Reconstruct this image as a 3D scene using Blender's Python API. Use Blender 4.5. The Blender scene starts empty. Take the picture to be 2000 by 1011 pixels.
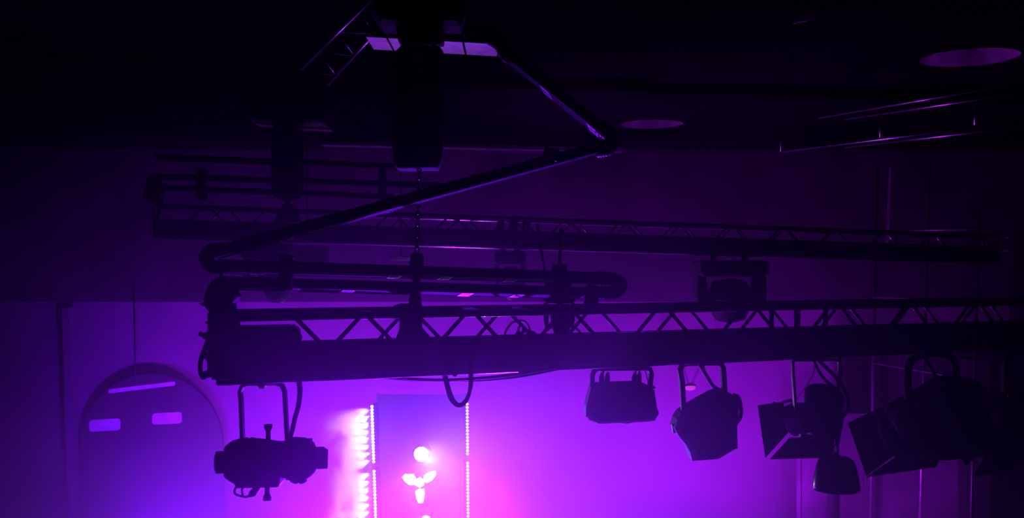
import bpy, math, random
from mathutils import Vector, Matrix, Euler

random.seed(7)
SC = bpy.context.scene
COL = SC.collection
F = 1900.0            # focal length in pixels of the 2000 x 1011 frame
HY = 530.0            # pixel row of the horizon
CH = 4.8              # camera height above the stage floor

# ------------------------------------------------------------------ camera
cd = bpy.data.cameras.new('camera'); cam = bpy.data.objects.new('camera', cd); COL.objects.link(cam)
cam.location = (0, 0, CH); cam.rotation_euler = (math.pi / 2, 0, 0)
cd.sensor_fit = 'HORIZONTAL'; cd.sensor_width = 36.0; cd.lens = 36.0 * F / 2000.0
cd.shift_y = (HY - 505.5) / 2000.0
cd.clip_start = 0.05; cd.clip_end = 200
SC.camera = cam

# ------------------------------------------------------------------ world, exposure
w = bpy.data.worlds.new('world'); SC.world = w; w.use_nodes = True
w.node_tree.nodes['Background'].inputs[0].default_value = (0.0, 0.0, 0.0, 1)
SC.view_settings.view_transform = 'Standard'; SC.view_settings.look = 'None'
SC.view_settings.gamma = 1; SC.view_settings.use_curve_mapping = False
SC.view_settings.exposure = 0.0
SC.cycles.volume_step_rate = 3.0
SC.cycles.volume_max_steps = 40
SC.cycles.volume_bounces = 0
SC.cycles.max_bounces = 3


def at(px, py, Y, d=0.0):
    """world point that stands behind pixel (px, py) at distance Y; d shifts it in depth only"""
    return Vector(((px - 1000.0) / F * Y, Y + d, CH + (HY - py) / F * Y))


# ------------------------------------------------------------------ lights
def spot(name, loc, target, power, color, angle, blend=1.0, size=0.12):
    l = bpy.data.lights.new(name, 'SPOT'); l.energy = power; l.color = color
    l.spot_size = math.radians(angle); l.spot_blend = blend; l.shadow_soft_size = size
    o = bpy.data.objects.new(name, l); COL.objects.link(o)
    o.location = loc
    o.rotation_euler = (Vector(target) - Vector(loc)).to_track_quat('-Z', 'Y').to_euler()
    return o


VIOLET = (0.43, 0.004, 1.0)
BLUEV = (0.17, 0.0, 1.0)
# wash lamps on the stage floor, below the frame: one row aims at the audience, one at the back wall
for (x, tx, pw, col) in ((-4.4, -4.0, 600, BLUEV), (-2.6, -1.6, 600, VIOLET), (1.0, -0.4, 120, (0.32, 0.03, 1.0)), (2.6, 1.2, 130, BLUEV)):
    spot('stage_wash_lamp', (x, 14.6, 0.4), (tx, 4.0, 3.4), pw, col, 100, 1.0, 0.15)
spot('added_beam_lamp', (-0.85, 14.3, 0.5), (-0.45, 5.0, 4.3), 21000, (0.19, 0.003, 1.0), 28, 1.0, 0.15)  # unseen beam, added to lay a glowing haze veil over the near truss
spot('added_beam_lamp', (-2.4, 13.4, 0.4), (3.3, 12.3, 7.0), 2400, VIOLET, 62, 1.0, 0.15)  # unseen uplight, added to brighten the cans of the ceiling lights
for (x, pw, col) in ((-6.0, 1250, BLUEV), (-3.6, 2000, VIOLET), (-1.2, 1000, (0.34, 0.004, 1.0)), (1.6, 1350, VIOLET), (3.8, 950, VIOLET)):
    spot('wall_wash_lamp', (x, 15.3, 0.4), (x * .95, 17.9, 1.9), pw, col, 125, 1.0, 0.15)
spot('wall_wash_lamp', (4.6, 13.2, 0.4), (6.0, 16.0, 2.0), 420, VIOLET, 110, 1.0, 0.15)  # extra unseen lamp, added to brighten the flats at the right

# ------------------------------------------------------------------ materials
MATS = {}


def mat(name, col, rough=0.5, metal=0.0, spec=0.4, var=0.25, scale=6.0, emit=None, strength=0.0, bump=0.0):
    m = bpy.data.materials.new(name); m.use_nodes = True
    nt = m.node_tree; b = nt.nodes['Principled BSDF']
    b.inputs['Roughness'].default_value = rough
    b.inputs['Metallic'].default_value = metal
    b.inputs['Specular IOR Level'].default_value = spec
    tc = nt.nodes.new('ShaderNodeTexCoord')
    n = nt.nodes.new('ShaderNodeTexNoise'); n.inputs['Scale'].default_value = scale; n.inputs['Detail'].default_value = 4
    nt.links.new(tc.outputs['Object'], n.inputs['Vector'])
    r = nt.nodes.new('ShaderNodeValToRGB')
    r.color_ramp.elements[0].color = tuple(c * (1 - var) for c in col) + (1,)
    r.color_ramp.elements[1].color = tuple(min(1, c * (1 + var)) for c in col) + (1,)
    r.color_ramp.elements[0].position = 0.3; r.color_ramp.elements[1].position = 0.7
    nt.links.new(n.outputs['Fac'], r.inputs['Fac']); nt.links.new(r.outputs['Color'], b.inputs['Base Color'])
    if bump:
        bp = nt.nodes.new('ShaderNodeBump'); bp.inputs['Strength'].default_value = bump; bp.inputs['Distance'].default_value = 0.01
        nt.links.new(n.outputs['Fac'], bp.inputs['Height']); nt.links.new(bp.outputs['Normal'], b.inputs['Normal'])
    if emit:
        b.inputs['Emission Color'].default_value = tuple(emit) + (1,)
        b.inputs['Emission Strength'].default_value = strength
    MATS[name] = m
    return m


mat('truss_paint', (0.42, 0.40, 0.43), 0.24, 1.0)
mat('strip_metal', (0.55, 0.52, 0.56), 0.36, 1.0)
mat('truss_cover', (0.014, 0.013, 0.016), 0.65)
mat('black_metal', (0.016, 0.016, 0.018), 0.62, spec=0.2)
mat('tray_black', (0.010, 0.010, 0.012), 0.85, spec=0.08)
mat('black_gloss', (0.014, 0.014, 0.016), 0.18)
mat('black_fabric', (0.008, 0.008, 0.010), 0.9, spec=0.2, scale=40, bump=0.3)
mat('rubber', (0.010, 0.010, 0.011), 0.55)
mat('sticker', (0.80, 0.76, 0.80), 0.5, var=0.06)
mat('print', (0.02, 0.02, 0.025), 0.6)
mat('pale_plate', (0.46, 0.42, 0.46), 0.4, 0.3, scale=14)
mat('grey_metal', (0.30, 0.28, 0.30), 0.35, 0.7)
mat('chain_steel', (0.10, 0.10, 0.11), 0.25, 0.9)
mat('reflector', (0.50, 0.48, 0.50), 0.22, 0.9)
mat('glass_lens', (0.10, 0.09, 0.12), 0.08, 0.0, spec=0.9)
mat('wall_white', (0.17, 0.16, 0.18), 0.8, scale=1.2, var=0.08)
mat('wall_dark', (0.048, 0.044, 0.051), 0.9, spec=0.1, scale=1.2)
mat('ceiling_dark', (0.008, 0.007, 0.009), 0.95, spec=0.0, scale=1.5)
mat('floor_dark', (0.03, 0.028, 0.03), 0.5, scale=2)
mat('arch_dark', (0.035, 0.030, 0.040), 0.7, scale=2)
mat('flat_grey', (0.16, 0.15, 0.17), 0.8, scale=2)
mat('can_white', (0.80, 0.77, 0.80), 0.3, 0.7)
mat('led_white', (0.9, 0.9, 0.9), 0.4, emit=(1.0, 0.80, 1.0), strength=9)
mat('led_pink', (0.9, 0.9, 0.9), 0.4, emit=(1.0, 0.62, 1.0), strength=3.2)
mat('beam_white', (0.9, 0.9, 0.9), 0.4, emit=(1.0, 0.95, 1.0), strength=14)
mat('pink_lamp', (0.6, 0.5, 0.6), 0.4, emit=(0.75, 0.03, 0.80), strength=0.9)
mat('slot_light', (0.6, 0.5, 0.7), 0.4, emit=(0.34, 0.02, 0.85), strength=0.13)


# ------------------------------------------------------------------ mesh helpers
class MB:
    """collects shapes in world space; build() links them as ONE mesh object"""

    def __init__(self):
        self.v = []; self.f = []; self.sm = []

    def add(self, vs, fs, smooth=False):
        b = len(self.v)
        self.v += [Vector(p) for p in vs]
        self.f += [tuple(i + b for i in f) for f in fs]
        self.sm += [smooth] * len(fs)
        return self

    def box(self, c, size, M=None):
        sx, sy, sz = (s / 2 for s in size)
        vs = [Vector((x, y, z)) for z in (-sz, sz) for y in (-sy, sy) for x in (-sx, sx)]
        if M is not None: vs = [M @ p for p in vs]
        c = Vector(c)
        return self.add([p + c for p in vs], [(0, 2, 3, 1), (4, 5, 7, 6), (0, 1, 5, 4), (2, 6, 7, 3), (0, 4, 6, 2), (1, 3, 7, 5)])

    def tube(self, pts, r, n=8, caps=True):
        pts = [Vector(p) for p in pts]
        rs = r if isinstance(r, (list, tuple)) else [r] * len(pts)
        vs = []; fs = []
        t0 = (pts[1] - pts[0]).normalized()
        up = Vector((0, 0, 1)) if abs(t0.z) < 0.9 else Vector((0, 1, 0))
        a = t0.cross(up).normalized()
        for i, p in enumerate(pts):
            if i == 0: t = pts[1] - pts[0]
            elif i == len(pts) - 1: t = pts[-1] - pts[-2]
            else: t = (pts[i + 1] - pts[i]).normalized() + (pts[i] - pts[i - 1]).normalized()
            t.normalize()
            a = (a - t * a.dot(t))
            a = a.normalized() if a.length > 1e-6 else t.orthogonal().normalized()
            b = t.cross(a)
            for k in range(n):
                an = 2 * math.pi * k / n
                vs.append(p + (a * math.cos(an) + b * math.sin(an)) * rs[i])
        for i in range(len(pts) - 1):
            for k in range(n):
                k2 = (k + 1) % n
                fs.append((i * n + k, i * n + k2, (i + 1) * n + k2, (i + 1) * n + k))
        self.add(vs, fs, True)
        if caps:
            b = len(self.v) - len(vs)
            self.f.append(tuple(b + k for k in reversed(range(n)))); self.sm.append(False)
            e = b + (len(pts) - 1) * n
            self.f.append(tuple(e + k for k in range(n))); self.sm.append(False)
        return self

    def lathe(self, o, axis, prof, n=24, smooth=True):
        """prof: list of (distance along axis, radius)"""
        o = Vector(o); ax = Vector(axis).normalized()
        a = ax.orthogonal().normalized(); b = ax.cross(a)
        vs = []; fs = []
        for (d, r) in prof:
            for k in range(n):
                an = 2 * math.pi * k / n
                vs.append(o + ax * d + (a * math.cos(an) + b * math.sin(an)) * max(r, 1e-4))
        for i in range(len(prof) - 1):
            for k in range(n):
                k2 = (k + 1) % n
                fs.append((i * n + k, i * n + k2, (i + 1) * n + k2, (i + 1) * n + k))
        fs.append(tuple(reversed(range(n)))); fs.append(tuple((len(prof) - 1) * n + k for k in range(n)))
        self.add(vs, fs, smooth)
        self.sm[-1] = False; self.sm[-2] = False
        return self

    def loft(self, rings, closed=True):
        n = len(rings[0]); vs = [p for r in rings for p in r]; fs = []
        for i in range(len(rings) - 1):
            for k in range(n):
                k2 = (k + 1) % n
                fs.append((i * n + k, (i + 1) * n + k, (i + 1) * n + k2, i * n + k2))
        if closed:
            fs.append(tuple(range(n))); fs.append(tuple((len(rings) - 1) * n + k for k in reversed(range(n))))
        return self.add(vs, fs)

    def slab(self, quad, t):
        """thin plate through the corner points, thickness t along its normal"""
        q = [Vector(p) for p in quad]
        nrm = (q[1] - q[0]).cross(q[2] - q[0]).normalized() * (t / 2)
        return self.loft([[p - nrm for p in q], [p + nrm for p in q]])

    def build(self, name, m, parent=None, flip=False):
        o0 = ROOT.get(parent, Vector((0, 0, 0))) if parent else Vector((0, 0, 0))
        me = bpy.data.meshes.new(name)
        if parent is None and self.v:
            o0 = sum(self.v, Vector()) / len(self.v)
        me.from_pydata([p - o0 for p in self.v], [], self.f)
        me.polygons.foreach_set('use_smooth', self.sm)
        me.materials.append(MATS[m] if isinstance(m, str) else m)
        me.update()
        import bmesh
        bm = bmesh.new(); bm.from_mesh(me); bmesh.ops.recalc_face_normals(bm, faces=bm.faces); bm.to_mesh(me); bm.free()
        o = bpy.data.objects.new(name, me); COL.objects.link(o)
        if parent is None: o.location = o0
        else:
            o.parent = parent
            ROOT[o] = o0
        return o


ROOT = {}


def thing(name, label, cat, loc, group=None):
    o = bpy.data.objects.new(name, None); COL.objects.link(o)
    o.location = loc; o.empty_display_size = 0.1
    ROOT[o] = Vector(loc)
    return tag(o, label, cat, group)


def tag(o, label=None, cat=None, group=None, kind=None):
    if label: o['label'] = label
    if cat: o['category'] = cat
    if group: o['group'] = group
    if kind: o['kind'] = kind
    return o


def smooth_path(pts, n=6):
    """Catmull-Rom through the points"""
    P = [Vector(p) for p in pts]; P = [P[0] * 2 - P[1]] + P + [P[-1] * 2 - P[-2]]
    out = []
    for i in range(1, len(P) - 2):
        a, b, c, d = P[i - 1], P[i], P[i + 1], P[i + 2]
        for k in range(n):
            t = k / n
            out.append(0.5 * ((2 * b) + (c - a) * t + (2 * a - 5 * b + 4 * c - d) * t * t + (3 * b - a - 3 * c + d) * t ** 3))
    out.append(P[-2])
    return out


def pxpath(pts, Y, d=0.0):
    return [at(p[0], p[1], p[2] if len(p) > 2 else Y, d) for p in pts]


def solid(mb, outline, Y, depth, d0=0.0, inset=0.12, steps=((0, 1), (0.18, 0), (0.82, 0), (1, 1))):
    """a housing with the given outline, rounded towards its front and back"""
    P = [at(p[0], p[1], Y) for p in outline]
    c = sum(P, Vector()) / len(P)
    rings = []
    for (t, k) in steps:
        s = 1 - inset * k
        rings.append([c + (p - c) * s + Vector((0, d0 - depth / 2 + depth * t, 0)) for p in P])
    mb.loft(rings)
    return mb


# ================================================================== THE ROOM
CEIL = CH + 2.2
YB = 18.0
XL, XR = -9.6, 9.2


def struct(name, mb, m, label=None, cat=None):
    o = mb.build(name, m)
    o['kind'] = 'structure'
    if label: o['label'] = label
    if cat: o['category'] = cat
    return o


struct('floor', MB().box(((XL + XR) / 2, 8, -0.05), (XR - XL, 24, 0.1)), 'floor_dark', 'dark stage floor below the rig', 'floor')
# ceiling with round openings for the downlights: grid of strips around each hole is not needed, holes are cut from the slab
DL = [(1272, 242, 0.478, 'round recessed ceiling light near the middle of the dark ceiling'),
      (1893, 112, 0.478, 'large round recessed ceiling light high at the right edge of the ceiling')]


def ceiling():
    import bmesh
    holes = []
    for (px, py, r, lab) in DL:
        Y = (CEIL - CH) * F / (HY - py)
        holes.append(((px - 1000) / F * Y, Y, r))
    # the ceiling is cut in strips along X, each strip holds at most one hole
    mb = MB()
    holes.sort(key=lambda h: h[1])
    ys = [-4.0] + [(holes[0][1] + holes[1][1]) / 2] + [YB + 0.2]
    for i, (hx, hy, r) in enumerate(holes):
        y0, y1 = ys[i], ys[i + 1]
        n = 48
        ring = [(hx + r * math.cos(2 * math.pi * k / n), hy + r * math.sin(2 * math.pi * k / n)) for k in range(n)]
        outer = []
        for (x, y) in ring:
            dx, dy = x - hx, y - hy
            s = min([1e9] + ([(XR - hx) / dx] if dx > 1e-9 else []) + ([(XL - hx) / dx] if dx < -1e-9 else []) +
                    ([(y1 - hy) / dy] if dy > 1e-9 else []) + ([(y0 - hy) / dy] if dy < -1e-9 else []))
            outer.append((hx + dx * s, hy + dy * s))
        vs = [(x, y, CEIL) for x, y in ring] + [(x, y, CEIL) for x, y in outer]
        fs = [(k, (k + 1) % n, n + (k + 1) % n, n + k) for k in range(n)]
        mb.add(vs, fs)
        # the corners left out by the fan
        for cx, cy in ((XL, y0), (XR, y0), (XL, y1), (XR, y1)):
            best = sorted(range(n), key=lambda k: (outer[k][0] - cx) ** 2 + (outer[k][1] - cy) ** 2)
            ax = next(k for k in best if abs(outer[k][0] - cx) < 1e-6)
            ay = next(k for k in best if abs(outer[k][1] - cy) < 1e-6)
            mb.add([(outer[ax][0], outer[ax][1], CEIL), (cx, cy, CEIL), (outer[ay][0], outer[ay][1], CEIL)], [(0, 1, 2)])
    mb.box(((XL + XR) / 2, 7, CEIL + 0.75), (XR - XL, 22.5, 0.1))
    return struct('ceiling', mb, 'ceiling_dark', 'dark ceiling above the lighting rig', 'ceiling'), holes


_, HOLES = ceiling()
struct('wall_left', MB().box((XL - 0.05, 7, CEIL / 2), (0.1, 22.5, CEIL + 1)), 'wall_dark', 'dark left side wall', 'wall')
struct('wall_right', MB().box((XR + 0.05, 7, CEIL / 2), (0.1, 22.5, CEIL + 1)), 'wall_dark', 'dark right side wall', 'wall')
ztop = at(0, 588, YB).z
struct('wall_back', MB().box(((XL + XR) / 2, YB + 0.05, ztop / 2), (XR - XL, 0.1, ztop)), 'wall_white', 'pale back wall washed with violet light', 'wall')
struct('trim_1', MB().box(((XL + XR) / 2, YB - 0.15, (ztop + CEIL) / 2), (XR - XL, 0.5, CEIL - ztop)), 'wall_dark', 'dark bulkhead above the pale back wall', 'bulkhead')

# the haze that fills the hall, thick over the stage and thin under the ceiling
def haze_material(name, dens, aniso, z0, z1, lowfac, noise_scale, n_lo, n_hi):
    m = bpy.data.materials.new(name); m.use_nodes = True
    nt = m.node_tree; nt.nodes.remove(nt.nodes['Principled BSDF'])
    out = nt.nodes['Material Output']
    vs = nt.nodes.new('ShaderNodeVolumeScatter'); vs.inputs['Color'].default_value = (1, 1, 1, 1)
    vs.inputs['Anisotropy'].default_value = aniso
    g = nt.nodes.new('ShaderNodeNewGeometry')
    sep = nt.nodes.new('ShaderNodeSeparateXYZ'); nt.links.new(g.outputs['Position'], sep.inputs[0])
    mr = nt.nodes.new('ShaderNodeMapRange'); mr.inputs['From Min'].default_value = z0; mr.inputs['From Max'].default_value = z1
    mr.inputs['To Min'].default_value = 1.0; mr.inputs['To Max'].default_value = 0.0
    mr.interpolation_type = 'LINEAR'
    nt.links.new(sep.outputs['Z'], mr.inputs['Value'])
    pw = nt.nodes.new('ShaderNodeMath'); pw.operation = 'POWER'; pw.inputs[1].default_value = 2.5
    nt.links.new(mr.outputs[0], pw.inputs[0])
    ad = nt.nodes.new('ShaderNodeMath'); ad.operation = 'MULTIPLY_ADD'; ad.inputs[1].default_value = dens; ad.inputs[2].default_value = dens * lowfac
    nt.links.new(pw.outputs[0], ad.inputs[0])
    n = nt.nodes.new('ShaderNodeTexNoise'); n.inputs['Scale'].default_value = noise_scale; n.inputs['Detail'].default_value = 3
    n.inputs['Distortion'].default_value = 0.6
    nt.links.new(g.outputs['Position'], n.inputs['Vector'])
    nr = nt.nodes.new('ShaderNodeMapRange'); nr.inputs['From Min'].default_value = 0.35; nr.inputs['From Max'].default_value = 0.68
    nr.inputs['To Min'].default_value = n_lo; nr.inputs['To Max'].default_value = n_hi
    nt.links.new(n.outputs['Fac'], nr.inputs['Value'])
    mu = nt.nodes.new('ShaderNodeMath'); mu.operation = 'MULTIPLY'
    nt.links.new(ad.outputs[0], mu.inputs[0]); nt.links.new(nr.outputs[0], mu.inputs[1])
    xr = nt.nodes.new('ShaderNodeMapRange'); xr.interpolation_type = 'SMOOTHSTEP'
    xr.inputs['From Min'].default_value = -0.5; xr.inputs['From Max'].default_value = 3.6
    xr.inputs['To Min'].default_value = 1.0; xr.inputs['To Max'].default_value = 0.25
    nt.links.new(sep.outputs['X'], xr.inputs['Value'])
    mx = nt.nodes.new('ShaderNodeMath'); mx.operation = 'MULTIPLY'
    nt.links.new(mu.outputs[0], mx.inputs[0]); nt.links.new(xr.outputs[0], mx.inputs[1])
    nt.links.new(mx.outputs[0], vs.inputs['Density'])
    nt.links.new(vs.outputs[0], out.inputs['Volume'])
    MATS[name] = m
    return m


haze_material('haze', 0.085, 0.62, CH - 2.9, CH + 1.7, 0.003, 0.8, 0.5, 1.5)
hz = MB().box(((XL + XR) / 2, 10.2, CEIL / 2), (XR - XL - 0.1, 15.0, CEIL - 0.04)).build('haze', 'haze')
tag(hz, 'thin violet stage haze filling the hall behind the rig', 'haze', kind='stuff')

# ceiling lights
for i, (hx, hy, r) in enumerate(HOLES):
    lab = DL[1][3] if i == 0 else DL[0][3]
    t = thing('ceiling_downlight', lab, 'ceiling light', (hx, hy, CEIL), 'round ceiling lights')
    mb = MB(); n = 48; vs = []
    for z, rr in ((0.0, r - 0.004), (0.5, r - 0.004)):
        vs += [(hx + rr * math.cos(2 * math.pi * k / n), hy + rr * math.sin(2 * math.pi * k / n), CEIL + z) for k in range(n)]
    mb.add(vs, [(k, (k + 1) % n, n + (k + 1) % n, n + k) for k in range(n)], True)
    mb.build('can', 'can_white', t)
    MB().lathe((hx, hy, CEIL + 0.46), (0, 0, 1), [(0, r - 0.01), (0.04, r - 0.01)], 48).build('diffuser', 'wall_dark', t)
    rim = MB(); rv = []
    prof = [(r - 0.002, -0.001), (r + 0.012, -0.001), (r + 0.012, -0.010), (r - 0.002, -0.010)]
    for (rr, z) in prof:
        rv += [(hx + rr * math.cos(2 * math.pi * k / n), hy + rr * math.sin(2 * math.pi * k / n), CEIL + z) for k in range(n)]
    fs = []
    for j in range(4):
        j2 = (j + 1) % 4
        fs += [(j * n + k, j * n + (k + 1) % n, j2 * n + (k + 1) % n, j2 * n + k) for k in range(n)]
    rim.add(rv, fs, True); rim.build('rim', 'black_gloss', t)

# long ceiling beam with a lit lower edge, far behind the rig
t = thing('ceiling_beam', 'long shallow ceiling beam with a faint lit lower edge', 'beam', at(920, 280, 15.5))
A, B = at(628, 268, 15.5), at(1215, 281, 15.5)
mb = MB(); M = Matrix.Identity(3)
mb.loft([[A + Vector((0, dy, dz)) for dy, dz in ((0, -0.11), (0.35, -0.11), (0.35, 0.30), (0, 0.30))],
         [B + Vector((0, dy, dz)) for dy, dz in ((0, -0.11), (0.35, -0.11), (0.35, 0.30), (0, 0.30))]])
mb.build('beam_body', 'flat_grey', t)
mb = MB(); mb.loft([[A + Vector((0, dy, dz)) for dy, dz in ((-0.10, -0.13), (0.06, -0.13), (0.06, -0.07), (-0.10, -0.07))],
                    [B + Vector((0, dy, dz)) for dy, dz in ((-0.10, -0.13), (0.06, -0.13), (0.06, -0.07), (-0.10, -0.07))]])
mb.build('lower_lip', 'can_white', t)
# short strip under the ceiling, top right
A, B = at(1550, 45, 7.9), at(1592, 35, 7.7)
t = thing('ceiling_batten', 'short slim unlit strip fixed under the ceiling at the upper right', 'batten', A)
MB().loft([[p + Vector((0, dy, dz)) for dy, dz in ((-0.02, -0.004), (0.02, -0.004), (0.02, 0.05), (-0.02, 0.05))] for p in (A, B)]).build('housing', 'grey_metal', t)
MB().tube([A + Vector((0, 0, -0.006)), B + Vector((0, 0, -0.006))], 0.004, 8).build('tube', 'pale_plate', t)


# ================================================================== TRUSSES
class Line:
    """plan line through two (pixel column, distance) stations"""

    def __init__(self, p0, y0, p1, y1):
        self.a = Vector(((p0 - 1000) / F * y0, y0)); self.b = Vector(((p1 - 1000) / F * y1, y1))
        self.d = (self.b - self.a); self.n = Vector((-self.d.y, self.d.x)).normalized()

    def dist(self, px):
        k = (px - 1000) / F
        t = (k * self.a.y - self.a.x) / (self.d.x - k * self.d.y)
        return self.a.y + self.d.y * t


def truss(label, L, z0, z1, depth, h, tr, period, rc, rb, skip_ends=0.0, joints=(), trunk_from=0.0, braces=None):
    """box truss along plan line L; z0, z1 centre heights of the top chord at both ends; tr height of the trunk hung below"""
    A = Vector((L.a.x, L.a.y, z0)); B = Vector((L.b.x, L.b.y, z1))
    n3 = Vector((L.n.x, L.n.y, 0)) * depth
    u = (B - A).normalized(); ln = (B - A).length
    t = thing('lighting_truss', label, 'truss', A)
    up = Vector((0, 0, h))
    for o in (Vector(), n3):
        for dz in (Vector(), -up):
            MB().tube([A + o + dz, B + o + dz], rc, 12).build('chord', 'truss_paint', t)
    nseg = int(ln / (period / 2))
    run = h * 0.98
    for fi, o in enumerate((Vector(), n3)):
        if braces:
            def pos(px):
                k = (px - 1000) / F; ax_, ay_ = A.x + o.x, A.y + o.y
                return (k * ay_ - ax_) / (u.x - k * u.y)
            downs = [pos(q) for q in braces[fi][0]]; ups = [pos(q) for q in braces[fi][1]]
        else:
            m_ = int(ln / 0.71)
            downs = [skip_ends + 0.09 * fi * 2 + q * 0.71 for q in range(m_)]; ups = [q - 0.08 for q in downs]
        for st in downs:
            MB().tube([A + u * st + o, A + u * (st + run) + o - up], rb, 8).build('brace', 'truss_paint', t)
        for st in ups:
            MB().tube([A + u * st + o, A + u * (st - run) + o - up], rb, 8).build('brace', 'truss_paint', t)
    # cross bars between the front and back chords
    for k in range(0, nseg + 1, 4):
        s = k * period / 2 + skip_ends
        MB().tube([A + u * s, A + u * s + n3], rb, 8).build('cross_bar', 'truss_paint', t)
        MB().tube([A + u * s - up, A + u * s + n3 - up], rb, 8).build('cross_bar', 'truss_paint', t)
    for s in (0.0, ln):
        for o in (Vector(), n3):
            MB().tube([A + u * s + o, A + u * s + o - up], rc * 0.8).build('end_post', 'truss_paint', t)
    for s in joints:
        for o in (Vector(), n3):
            for ds in (-0.16, 0.0, 0.16):
                p = A + u * (s + ds) + o
                MB().tube([p, p - up], rc * (0.75 if ds else 0.95), 10).build('joint_post', 'truss_paint', t)
            for dz in (Vector(), -up):
                p = A + u * s + o + dz
                MB().tube([p - u * 0.07, p - u * 0.035, p + u * 0.035, p + u * 0.07], [rc * 1.05, rc * 1.25, rc * 1.25, rc * 1.05], 12).build('coupler', 'black_metal', t)
    # flat trunk that hangs under the truss and carries the cables
    s = trunk_from; sec = 1.5
    while s < ln - 0.02:
        e = min(ln, s + sec) - 0.006
        c0, c1 = A + u * s, A + u * e
        prof = [(-0.035, -h + 0.035), (-0.035, -h - tr + 0.012), (-0.028, -h - tr), (depth, -h - tr), (depth, -h - 0.02), (0.04, -h - 0.02), (0.04, -h + 0.035)]
        nn = n3.normalized()
        MB().loft([[c + nn * a + Vector((0, 0, b)) for a, b in prof] for c in (c0, c1)]).build('trunk_section', 'truss_cover', t)
        s += sec
    nn = n3.normalized()
    q0, q1 = A + u * trunk_from, B
    for off in (-0.036, 0.012):  # strips added under the trunk, tilted to mirror the lamps as bright lines
        MB().loft([[c + nn * (off + x) + Vector((0, 0, -h - tr + z)) for x, z in ((0.0, 0.004), (0.024, -0.004), (0.024, 0.0), (0.0, 0.008))] for c in (q0, q1)]).build('glint_strip', 'strip_metal', t)
    for a, b in ((-0.02, -h - tr - 0.012), (0.05, -h - tr - 0.014), (depth, -h - tr - 0.012)):
        nn = n3.normalized()
        MB().tube([A + u * trunk_from + nn * a + Vector((0, 0, b)), B + nn * a + Vector((0, 0, b))], 0.011, 8).build('lower_rail', 'truss_paint', t)
    return t, A, u, n3


L1 = Line(424, 5.5, 2110, 8.22)
TZ = CH - 0.255
truss('near black box truss with the stage lamps hanging under it', L1, TZ, TZ + 0.008, 0.30, 0.20, 0.165, 0.387, 0.031, 0.0135, 0.42, (),
      braces=(((572, 714, 925, 1118, 1303, 1475, 1640, 1780, 1912), (709, 912, 1100, 1284, 1450, 1622, 1770, 1895, 2030)),
              ((808, 990, 1168, 1342, 1500, 1655, 1800, 1930), (792, 980, 1155, 1325, 1486, 1640, 1780, 1910))))
_t1 = [o for o in ROOT if o.name == 'lighting_truss'][0]
for px_ in (1507, 1557, 1612):
    Yj = L1.dist(px_); c_ = at(px_, 600, Yj); c_.z = TZ
    MB().tube([c_, c_ - Vector((0, 0, 0.2))], 0.024 if px_ == 1557 else 0.019, 10).build('joint_post', 'truss_paint', _t1)
L2 = Line(300, 11.1, 1950, 13.0)
truss('distant hazy box truss running behind the near truss', L2, at(0, 402, 11.1).z, at(0, 461, 13.0).z, 0.30, 0.18, 0.165, 0.40, 0.030, 0.0125, 0.62, (4.2,))


# ================================================================== HOISTS, CHAINS, CABLE CARRIERS
def chain(t, a, b, r=0.0055, pitch=0.036):
    a, b = Vector(a), Vector(b)
    n = max(2, int((b - a).length / pitch)); u = (b - a) / n
    me = []
    for q in range(2):
        mb = MB(); L = u.length * 0.72; wd = 0.0105
        side = Vector((1, 0, 0)) if q == 0 else Vector((0, 1, 0))
        un = u.normalized(); pts = []
        for k in range(13):
            an = 2 * math.pi * k / 12
            pts.append(un * (math.sin(an) * 0.0105 + (L - 0.0105 if math.sin(an) > 0.01 else -(L - 0.0105) if math.sin(an) < -0.01 else 0) * 1.0) + side * math.cos(an) * wd)
        mb.tube(pts, r, 5, caps=False)
        m = bpy.data.meshes.new('link'); m.from_pydata(mb.v, [], mb.f); m.polygons.foreach_set('use_smooth', mb.sm)
        m.materials.append(MATS['chain_steel']); me.append(m)
    for k in range(n):
        o = bpy.data.objects.new('link', me[k % 2]); COL.objects.link(o); o.parent = t
        o.location = a + u * (k + 0.5) - ROOT[t]


def ribbed(mb, pts, r, n=10, amp=0.12):
    P = smooth_path(pts, 10)
    mb.tube(P, [r * (1 + amp * (1 if i % 2 else -1)) for i in range(len(P))], n)
    return mb


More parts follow.
